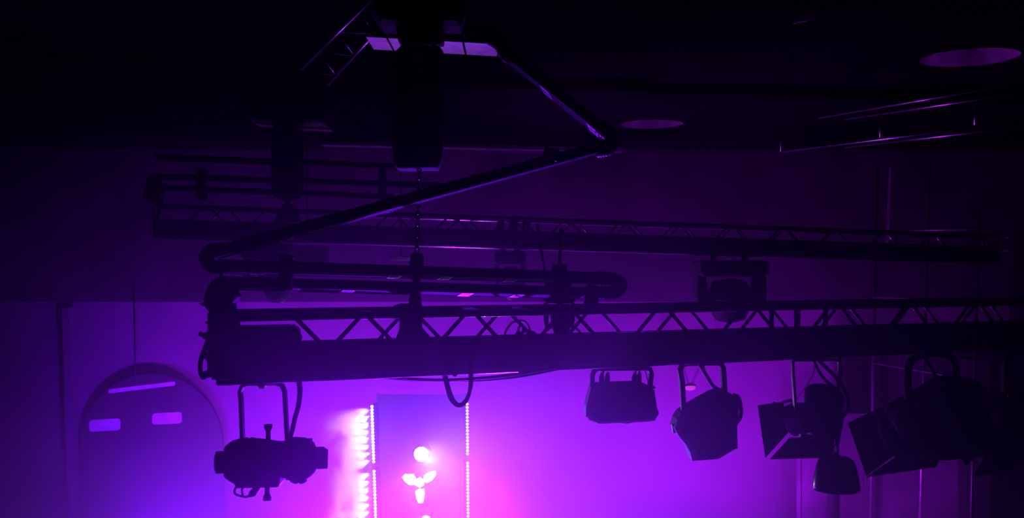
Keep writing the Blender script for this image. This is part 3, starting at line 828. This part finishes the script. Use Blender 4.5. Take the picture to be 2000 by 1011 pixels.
cable('black cable arching round the right side of the thin-yoked fresnel', [(1596, 700), (1612, 716), (1634, 738), (1648, 758), (1657, 780), (1655, 802), (1642, 818), (1636, 826)], Y - .10, 0.014)
cable('black cable crossing behind the thin yoke towards the fresnel', [(1588, 700), (1598, 722), (1612, 742), (1630, 756), (1640, 764)], Y - .06, 0.012)
cable('straight black cable hanging beside the right leg of the thin yoke', [(1641, 692), (1640, 720), (1637, 750), (1636, 770)], Y - .03, 0.011)
cable('fine wire curving from the truss to the barn doors', [(1592, 704), (1588, 730), (1576, 752), (1564, 768), (1556, 780)], Y, 0.003)

# --- bell shaped lamp on a snap hook
Yb = Yt(1632, 0.0); s = Yb / F
t = thing('bell_lamp', 'small bell shaped black lamp hanging on a snap hook below the fresnel', 'pendant lamp', at(1632, 890, Yb), G)
mb = MB(); mb.lathe(at(1633, 890, Yb), (0, 0, -1), [(0, 6 * s), (1 * s, 16 * s), (3 * s, 26 * s), (8 * s, 33 * s), (20 * s, 38 * s), (40 * s, 42.5 * s), (58 * s, 45 * s), (64 * s, 45 * s), (66 * s, 43 * s), (62 * s, 40 * s), (40 * s, 36 * s)], 36); mb.build('shade', 'black_gloss', t)
mb = MB(); mb.lathe(at(1633, 889, Yb), (0, 0, 1), [(0, 7 * s), (4 * s, 5 * s), (6 * s, 3 * s)], 12); mb.build('cap', 'black_metal', t)
mb = MB(); mb.tube(pxpath([(1632, 886), (1628, 882), (1628, 872), (1632, 868), (1636, 872), (1637, 882), (1633, 887)], Yb), 1.3 * s, 8); mb.build('snap_hook', 'chain_steel', t)
mb = MB(); mb.tube(pxpath([(1632, 869), (1633, 850), (1630, 842)], Yb), 1.3 * s, 8); mb.build('hanger_wire', 'rubber', t)

# --- E: big fresnel with barn doors and arched yoke
Y = Yt(1830, 0.12); s = Y / F
t = thing('fresnel_lamp', 'largest black fresnel with wide barn doors under a thick arched yoke', 'stage lamp', at(1820, 690, Y), G)
rod([(1777, 800), (1773, 760), (1774, 722), (1780, 704), (1795, 694), (1818, 690), (1845, 692), (1860, 702), (1867, 720), (1868, 745)], Y, 7.5 * s, 12, 0, 6).build('yoke', 'black_metal', t)
mb = MB(); solid(mb, [(1735, 818), (1740, 800), (1756, 787), (1780, 775), (1806, 760), (1832, 744), (1856, 735), (1875, 737), (1893, 745), (1904, 765), (1915, 795), (1928, 835), (1938, 868), (1908, 884), (1870, 889), (1800, 889), (1776, 878), (1756, 858), (1742, 838)], Y, 0.42, 0, 0.14); mb.build('housing', 'black_metal', t)
axd = Vector((-0.60, 0.70, -0.38)).normalized()
mb = MB(); mb.lathe(at(1782, 838, Y, 0.02), axd, [(0, 46 * s), (.14, 48 * s), (.17, 48 * s), (.17, 42 * s), (.08, 38 * s)], 24); ring = mb.build('lens_frame', 'black_metal', t)
mb = MB(); mb.lathe(at(1782, 838, Y, 0.02) + axd * .10, axd, [(0, 40 * s), (.02, 36 * s), (.05, 15 * s)], 24); mb.build('lens', 'glass_lens', ring)
mb = MB(); solid(mb, [(1790, 884), (1870, 884), (1866, 892), (1840, 895), (1792, 893)], Y, 0.18, 0, 0.05); mb.build('base_plate', 'black_metal', t)
rod([(1874, 740), (1894, 746), (1906, 762), (1913, 784), (1912, 800)], Y, 5 * s, 10, -.14, 6).build('handle', 'black_metal', t)
rod([(1735, 789), (1750, 787), (1770, 783)], Y, 2.5 * s, 8).build('hinge_bar', 'black_metal', t)
mb = MB(); mb.box(at(1770, 787, Y, -.19), (8 * s, .02, 3.5 * s), Matrix.Rotation(-0.7, 3, 'Y')); mb.build('bright_clip', 'sticker', t)
barn_doors(t, ([(1656, 825, Y + .30), (1721, 795, Y + .10), (1757, 881, Y + .10), (1692, 929, Y + .30)],
               [(1692, 931, Y + .30), (1762, 884, Y + .06), (1836, 892, Y + .02), (1829, 911, Y + .20)],
               [(1868, 878, Y - .06), (1934, 868, Y - .02), (1886, 910, Y + .12)],
               [(1735, 800, Y + .25), (1790, 778, Y + .12), (1800, 782, Y + .30), (1745, 806, Y + .40)]))
cable('black cable slanting from the truss into the largest fresnel', [(1800, 690), (1812, 708), (1824, 728), (1832, 742)], Y - .1, 0.016)

# --- F: lamp cut off by the right edge
Y = Yt(1985, 0.12); s = Y / F
t = thing('fresnel_lamp', 'black fresnel with barn doors cut off by the right picture edge', 'stage lamp', at(1990, 690, Y), G)
strap([(1962, 775), (1962, 708), (1966, 696), (1978, 690), (2060, 688), (2072, 698), (2074, 780)], Y, 0.05, 9 * s).build('yoke', 'black_metal', t)
mb = MB(); solid(mb, [(1920, 800), (1928, 778), (1950, 768), (1972, 760), (1994, 746), (2030, 740), (2070, 750), (2090, 800), (2095, 860), (2060, 884), (1985, 880), (1956, 858), (1936, 842), (1924, 824)], Y, 0.40, 0, 0.14); mb.build('housing', 'black_metal', t)
mb = MB(); mb.lathe(at(1960, 825, Y, -.02), Vector((-.7, .6, -.38)), [(0, 40 * s), (.13, 42 * s), (.15, 42 * s), (.15, 36 * s), (.06, 33 * s)], 20); mb.build('lens_frame', 'black_metal', t)
barn_doors(t, ([(1898, 932, Y + .30), (1936, 870, Y + .06), (2060, 862, Y + .02), (2050, 900, Y + .20)],))
rod([(1946, 760), (1946, 772)], Y, 2 * s, 8, -.2).build('locking_pin', 'grey_metal', t)


# ================================================================== ROOF STEEL AND PIPES
def ladder(label, A0, A1, B0, B1, n, r, rz, C0=None, C1=None, name='roof_truss'):
    t = thing(name, label, 'truss', A0)
    rails = [(A0, A1), (B0, B1)] + ([(C0, C1)] if C0 else [])
    for a, b in rails:
        MB().tube([a, b], r, 8).build('chord', 'truss_paint', t)
    for k in range(n):
        a = A0.lerp(A1, k / n); b = B0.lerp(B1, (k + .5) / n); c = A0.lerp(A1, (k + 1) / n)
        MB().tube([a, b], rz, 6).build('brace', 'truss_paint', t); MB().tube([b, c], rz, 6).build('brace', 'truss_paint', t)
    return t


ladder('slim roof truss rising to the upper edge left of the near hoist', at(748, -25, 7.3), at(588, 135, 9.0), at(800, -10, 7.3), at(640, 165, 9.0), 4, 0.016, 0.008)
t = thing('roof_truss', 'faint pair of roof pipes with an upright under the ceiling at upper right', 'truss', at(1800, 240, 9))
for a, b in (((1600, 229, 10.6), (2060, 151, 8.2)), ((1650, 232, 10.6), (2060, 172, 8.2)), ((1530, 295, 10.6), (2060, 229, 8.2)), ((1650, 287, 10.6), (2060, 240, 8.2))):
    MB().tube([at(*a), at(*b)], 0.016, 8).build('pipe', 'truss_paint', t)
for a, b in (((1905, 178, 9.0), (1905, 252, 9.0)), ((1526, 246, 10.7), (1526, 296, 10.7)), ((1720, 214, 9.9), (1720, 272, 9.9))):
    MB().tube([at(*a), at(*b)], 0.014, 8).build('upright', 'truss_paint', t)

t = thing('pipe_frame', 'tall thin pipe frame of uprights and crossbars standing at the right', 'pipe frame', at(1704, 1011, 15))
for xa, ya, xb, yb, Y in ((1714, 322, 1702, 900, 15.0), (1816, 315, 1800, 900, 14.2), (1912, 400, 1900, 900, 13.4)):
    pt = at(xa, ya, Y); q = at((xa + xb) / 2, yb, Y); q = Vector((at(xb, yb, Y).x, q.y, 0.0)) if False else at(xb, yb, Y)
    f = (pt.z) / (pt.z - q.z); foot_ = pt + (q - pt) * f
    MB().tube([pt, foot_], 0.024, 8).build('upright', 'grey_metal', t)
for a, b in (((1712, 451, 15.0), (1912, 447, 13.4)), ((1706, 708, 15.0), (1902, 741, 13.4)), ((1708, 580, 15.0), (1806, 583, 14.2))):
    MB().tube([at(*a), at(*b)], 0.020, 8).build('crossbar', 'grey_metal', t)
t = MB().loft([[at(1736, 328, 14.4), at(1741, 328, 14.4), at(1741, 328, 14.45), at(1736, 328, 14.45)], [at(1729, 486, 14.4), at(1735, 486, 14.4), at(1735, 486, 14.45), at(1729, 486, 14.45)]]).build('leaning_board', 'sticker')
tag(t, 'narrow pale board leaning upright against the pipe frame', 'board')

# ================================================================== THE STAGE
YS = 14.0
def batten(label, x_top, x_bot, segs, side, lm):
    t = thing('led_batten', label, 'led batten', at(x_bot, 1060, YS))
    def X(y): return x_top + (x_bot - x_top) * (y - 785) / 226
    s_ = YS / F
    for y0, y1 in segs:
        c0, c1 = at(X(y0) - side * 6, y0 - 2, YS, 0.02), at(X(y1) - side * 6, y1 + 2, YS, 0.02)
        mod = MB().loft([[c + Vector((dx, dy, 0)) for dx, dy in ((-.028, -.04), (.028, -.04), (.028, .08), (-.028, .08))] for c in (c0, c1)]).build('module', 'black_metal', t)
        n = int((y1 - y0) / 6.3); me = None
        for k in range(n):
            yy = y0 + (k + .5) * (y1 - y0) / n; c = at(X(yy), yy, YS, -.02)
            if me is None:
                o = MB().lathe(c, (side, -.35, 0), [(-.017, .010), (-.010, .016), (0, .0185), (.010, .016), (.017, .010)], 12).build('led', lm, mod); me = o.data; cref = c
            else:
                o = bpy.data.objects.new('led', me); COL.objects.link(o); o.parent = mod; o.location = c - cref
    return t


batten('column of white glowing leds left of the bright stage gap', 726.5, 734, ((790, 904), (916, 1034)), -1, 'led_white')
batten('column of pinkish glowing leds right of the bright stage gap', 912.5, 914.5, ((785, 889), (900, 1010)), 1, 'led_pink')
# the light the two battens throw outwards across the stage
NB = 8
for (y0, y1) in ((790, 904), (916, 1034)):
    for q in range(NB):
        c = at(722, y0 + (y1 - y0) * (q + .5) / NB, YS, -.05)
        spot('batten_beam', c, c + Vector((-1, -.22, -.46)), 95, (0.74, 0.42, 1.0), 74, 0.8, 0.02)
for (y0, y1) in ((785, 889), (900, 1010)):
    for q in range(NB):
        c = at(919, y0 + (y1 - y0) * (q + .5) / NB, YS, -.05)
        spot('batten_beam', c, c + Vector((1, -.22, -.46)), 10, (0.42, 0.12, 1.0), 74, 0.8, 0.02)

# scenic flat behind the gap
t = thing('scenic_flat', 'tall flat grey panel between the two led columns', 'stage flat', at(824, 1150, 14.7))
c0, c1 = at(738, 770, 14.8), at(909, 1130, 14.8)
MB().box((c0 + c1) / 2, (c1.x - c0.x, 0.05, c0.z - c1.z)).build('panel', 'flat_grey', t)
for x in (738, 909):
    a = at(x, 768, 14.75); MB().box((a.x, 14.76, (a.z + c1.z) / 2), (.04, .07, a.z - c1.z)).build('stile', 'flat_grey', t)

# beam lamp and petal shaped effect lamp in the gap
c = at(823, 886, 14.0)
t = thing('beam_lamp', 'blazing white round beam lamp in the middle of the stage gap', 'stage lamp', c)
MB().lathe(c, (0, 1, 0), [(-.02, .115), (.0, .13), (.1, .14), (.25, .12), (.3, .08)], 24).build('housing', 'black_metal', t)
MB().lathe(c, (0, -1, 0), [(.0, .108), (.03, .100), (.05, .07), (.058, .03)], 24).build('lens', 'beam_white', t)
MB().box(c + Vector((0, .53, 0)), (.07, .52, .07)).build('mount', 'black_metal', t)
spot('beam_lamp_light', c + Vector((.02, -.08, 0)), (0.9, 6.0, 3.2), 220, (0.80, 0.70, 1.0), 30, 1.0, 0.06)

c = at(820, 941, 14.0)
t = thing('effect_lamp', 'white effect lamp of a hexagon and three petal lenses', 'effect lamp', c)
hexa = [(820 + 9.5 * math.cos(a), 941 + 9.5 * math.sin(a)) for a in [math.pi / 6 + math.pi / 3 * k for k in range(6)]]
petals = ([(786, 931), (791.6, 925.5), (807.7, 925.5), (812, 933), (810, 944), (802, 946), (793, 940)],
          [(828.6, 927.7), (838.5, 922), (850.6, 919), (851.6, 925), (844.7, 935.7), (834.5, 941.6), (827.8, 937)],
          [(811.7, 958.5), (819.7, 954), (828.6, 955), (829, 965), (826, 980), (818.4, 980.8), (813.6, 970.6)])
mb = MB(); solid(mb, hexa, 14.0, 0.05, -.02, 0.1); mb.build('hexagon_lens', 'beam_white', t)
for pl in petals:
    mb = MB(); solid(mb, pl, 14.0, 0.05, -.02, 0.12); ln = mb.build('petal_lens', 'beam_white', t)
    cx = sum(q[0] for q in pl) / len(pl); cy = sum(q[1] for q in pl) / len(pl)
    big = [(cx + (x - cx) * 1.06, cy + (y - cy) * 1.06) for x, y in pl]
    mb = MB(); solid(mb, big, 14.0, 0.06, .04, 0.1); mb.build('petal_case', 'black_metal', t)
    MB().tube([at(cx, cy, 14.0, .06), at(820, 941, 14.0, .06)], .02, 8).build('arm', 'black_metal', t)
    spot('effect_lamp_light', at(cx, cy, 14.0, -.07), at(cx, cy, 6.0) + Vector((0, 0, -.4)), 5, (0.9, 0.45, 1.0), 70, 1.0, 0.05)
MB().box(at(820, 941, 14.0, .40), (.06, .76, .06)).build('mount', 'black_metal', t)
c = at(832, 1016, 14.0)
t = thing('effect_lamp', 'small white lamp just above the lower picture edge in the gap', 'effect lamp', c)
MB().lathe(c, (0, -1, 0), [(-.02, .07), (.03, .065), (.05, .03)], 6, False).build('lens', 'beam_white', t)
MB().lathe(c, (0, 1, 0), [(.02, .08), (.14, .07), (.16, .04)], 16).build('housing', 'black_metal', t)
MB().box(c + Vector((0, .46, 0)), (.05, .66, .05)).build('mount', 'black_metal', t)

# smoke plume in front of the left batten
m = bpy.data.materials.new('plume'); m.use_nodes = True; nt = m.node_tree; nt.nodes.remove(nt.nodes['Principled BSDF'])
vs_ = nt.nodes.new('ShaderNodeVolumeScatter'); vs_.inputs['Anisotropy'].default_value = 0.1
g = nt.nodes.new('ShaderNodeTexCoord'); sep = nt.nodes.new('ShaderNodeSeparateXYZ'); nt.links.new(g.outputs['Generated'], sep.inputs[0])
n = nt.nodes.new('ShaderNodeTexNoise'); n.inputs['Scale'].default_value = 2.6; n.inputs['Detail'].default_value = 3; n.inputs['Distortion'].default_value = 0.3
nt.links.new(g.outputs['Object'], n.inputs['Vector'])
def mth(op, a, b):
    k = nt.nodes.new('ShaderNodeMath'); k.operation = op
    for i, v in enumerate((a, b)):
        if hasattr(v, 'links'): nt.links.new(v, k.inputs[i])
        else: k.inputs[i].default_value = v
    return k.outputs[0]
# thick near the batten, ragged on the far side, thin towards the faces of its bounds
rag = mth('ADD', mth('MULTIPLY', sep.outputs['X'], 1.5), mth('MULTIPLY', mth('SUBTRACT', n.outputs['Fac'], 0.5), 3.0))
yy = mth('SUBTRACT', 1.0, mth('POWER', mth('ABSOLUTE', mth('MULTIPLY', mth('SUBTRACT', sep.outputs['Y'], .5), 2.0), 0), 2.0))
zz = mth('MINIMUM', 1.0, mth('MULTIPLY', mth('SUBTRACT', 1.0, sep.outputs['Z']), 5.0))
xx = mth('MINIMUM', 1.0, mth('MULTIPLY', sep.outputs['X'], 3.0))
core = mth('MAXIMUM', mth('SUBTRACT', rag, 0.42), 0.0)
den = mth('MULTIPLY', mth('MULTIPLY', mth('MULTIPLY', core, yy), mth('MULTIPLY', zz, xx)), 6.0)
nt.links.new(den, vs_.inputs['Density']); nt.links.new(vs_.outputs[0], nt.nodes['Material Output'].inputs['Volume'])
MATS['plume'] = m
c0, c1 = at(622, 792, YS), at(726, 1060, YS)
pl = MB().box((c0 + c1) / 2, (c1.x - c0.x, .7, c0.z - c1.z)).build('smoke_plume', 'plume'); tag(pl, 'ragged plume of blazing white smoke beside the left led column', 'smoke', kind='stuff')

# ================================================================== BACK OF THE HALL
# arched dark opening on the left with lit slots
Y = 17.8
t = thing('arched_panel', 'tall dark arched panel with lit slots against the back wall', 'arched panel', at(296, 1011, Y))
out = [(160, 1100), (158, 900)] + [(296 + 138 * math.cos(a), 868 - 138 * math.sin(a)) for a in [math.pi - math.pi * k / 24 for k in range(25)]] + [(434, 900), (434, 1100)]
mb = MB(); P = [at(x, y, Y) for x, y in out]; mb.loft([[q for q in P], [q + Vector((0, .12, 0)) for q in P]]); mb.build('panel', 'arch_dark', t)
def rounded(x0, y0, x1, y1, r, skew=0.0):
    o = []
    for cx, cy, a0 in ((x1 - r, y0 + r, -90), (x1 - r, y1 - r, 0), (x0 + r, y1 - r, 90), (x0 + r, y0 + r, 180)):
        for k in range(5):
            a = math.radians(a0 + 22.5 * k); x = cx + r * math.cos(a); o.append((x, cy + r * math.sin(a) + (x - x0) * skew))
    return o
for (x0, y0, x1, y1, r, sk) in ((174, 820, 235, 843, 6, -.06), (297, 807, 355, 829, 6, -.05), (212, 760, 342, 768, 3, -.12)):
    P = [at(x, y, Y - .005) for x, y in rounded(x0, y0, x1, y1, r, sk)]
    MB().loft([[q for q in P], [q + Vector((0, .03, 0)) for q in P]]).build('lit_slot', 'slot_light', t)
w_ = MB().tube([at(261, 560, 17.585), at(264, 745, 17.585)], .016, 6).build('hanging_wire', 'black_metal'); tag(w_, 'thin dark wire hanging above the arched panel', 'wire')
a = at(133, 601, 17.85); b = at(146, 1130, 17.85)
MB_ = MB().loft([[Vector((p_.x + dx, 17.85 + dy, p_.z)) for dx, dy in ((-.07, -.1), (.07, -.1), (.07, .1), (-.07, .1))] for p_ in (a, Vector((b.x, b.y, 0.0)))])
tag(MB_.build('wall_pilaster', 'wall_white'), 'narrow pale upright pilaster left of the arched panel', 'pilaster')
# tall panels at the right of the back wall
for (x0, x1, y0, Y, mm, lab) in ((1556, 1612, 824, 16.6, 'flat_grey', 'narrow grey stage flat behind the bell lamp, left of the three'),
                                 (1640, 1692, 806, 16.2, 'flat_grey', 'narrow pale stage flat between the bell lamp and the largest fresnel'),
                                 (1694, 1880, 852, 15.9, 'flat_grey', 'wide grey stage flat below the largest fresnel')):
    t = thing('stage_flat', lab, 'stage flat', (at((x0 + x1) / 2, 1000, Y).x, Y, 0), 'stage flats at the right')
    a, b = at(x0, y0, Y), at(x1, y0, Y)
    MB().box(((a.x + b.x) / 2, Y, a.z / 2), (b.x - a.x, .04, a.z)).build('panel', mm, t)
    for xx_ in (a.x + .03, b.x - .03):
        MB().box((xx_, Y - .035, a.z / 2), (.05, .03, a.z)).build('stile', mm, t)
    MB().box(((a.x + b.x) / 2, Y - .035, a.z - .05), (b.x - a.x - .11, .03, .09)).build('top_rail', mm, t)
a = at(1880, 700, 15.6); b = at(1925, 700, 15.6)
MBc = MB(); MBc.box(((a.x + b.x) / 2, 15.6, a.z / 2), (b.x - a.x, .3, a.z)); tag(MBc.build('column', 'wall_dark'), 'dark square column behind the largest fresnel', 'column')

# small pale label plate, no lamp, and a box unit far behind the carrier
for (x0, x1, y0, y1, Y, mm, lab, nm, cat) in ((764, 800, 502, 508, 13.4, 'sticker', 'small pale label plate seen above the carrier beside the hook block', 'label_plate', 'label plate'),
                                              (556, 640, 484, 515, 14.4, 'flat_grey', 'pale box shaped unit hanging behind the left of the carrier', 'air_unit', 'ceiling unit'),
                                              ):
    c0, c1 = at(x0, y0, Y), at(x1, y1, Y)
    t = thing(nm, lab, cat, (c0 + c1) / 2)
    c = (c0 + c1) / 2
    MB().box(c, (c1.x - c0.x, .25, c0.z - c1.z)).build('body', mm, t)
    MB().box(c + Vector((0, -.1, (c0.z - c1.z) / 2 + .01)), (c1.x - c0.x + .04, .1, .03)).build('lip', mm, t)
    MB().tube([c + Vector((0, .05, 0)), Vector((c.x, c.y + .05, CEIL))], .012, 6).build('hanger', 'black_metal', t)
c = at(1348, 755, 15.5)
t = thing('small_lamp', 'tiny glowing lamp seen under the yoke of the bulky tilted lamp', 'lamp', c)
MB().lathe(c, (0, -.35, -1), [(0, .085), (.03, .08), (.05, .05)], 20).build('lens', 'pink_lamp', t)
MB().lathe(c, (0, .35, 1), [(0, .09), (.03, .09), (.05, .05)], 20).build('housing', 'flat_grey', t)
MB().tube([c, c + (c - Vector((0, 0, CH))) * .158], .02, 8).build('arm', 'flat_grey', t)
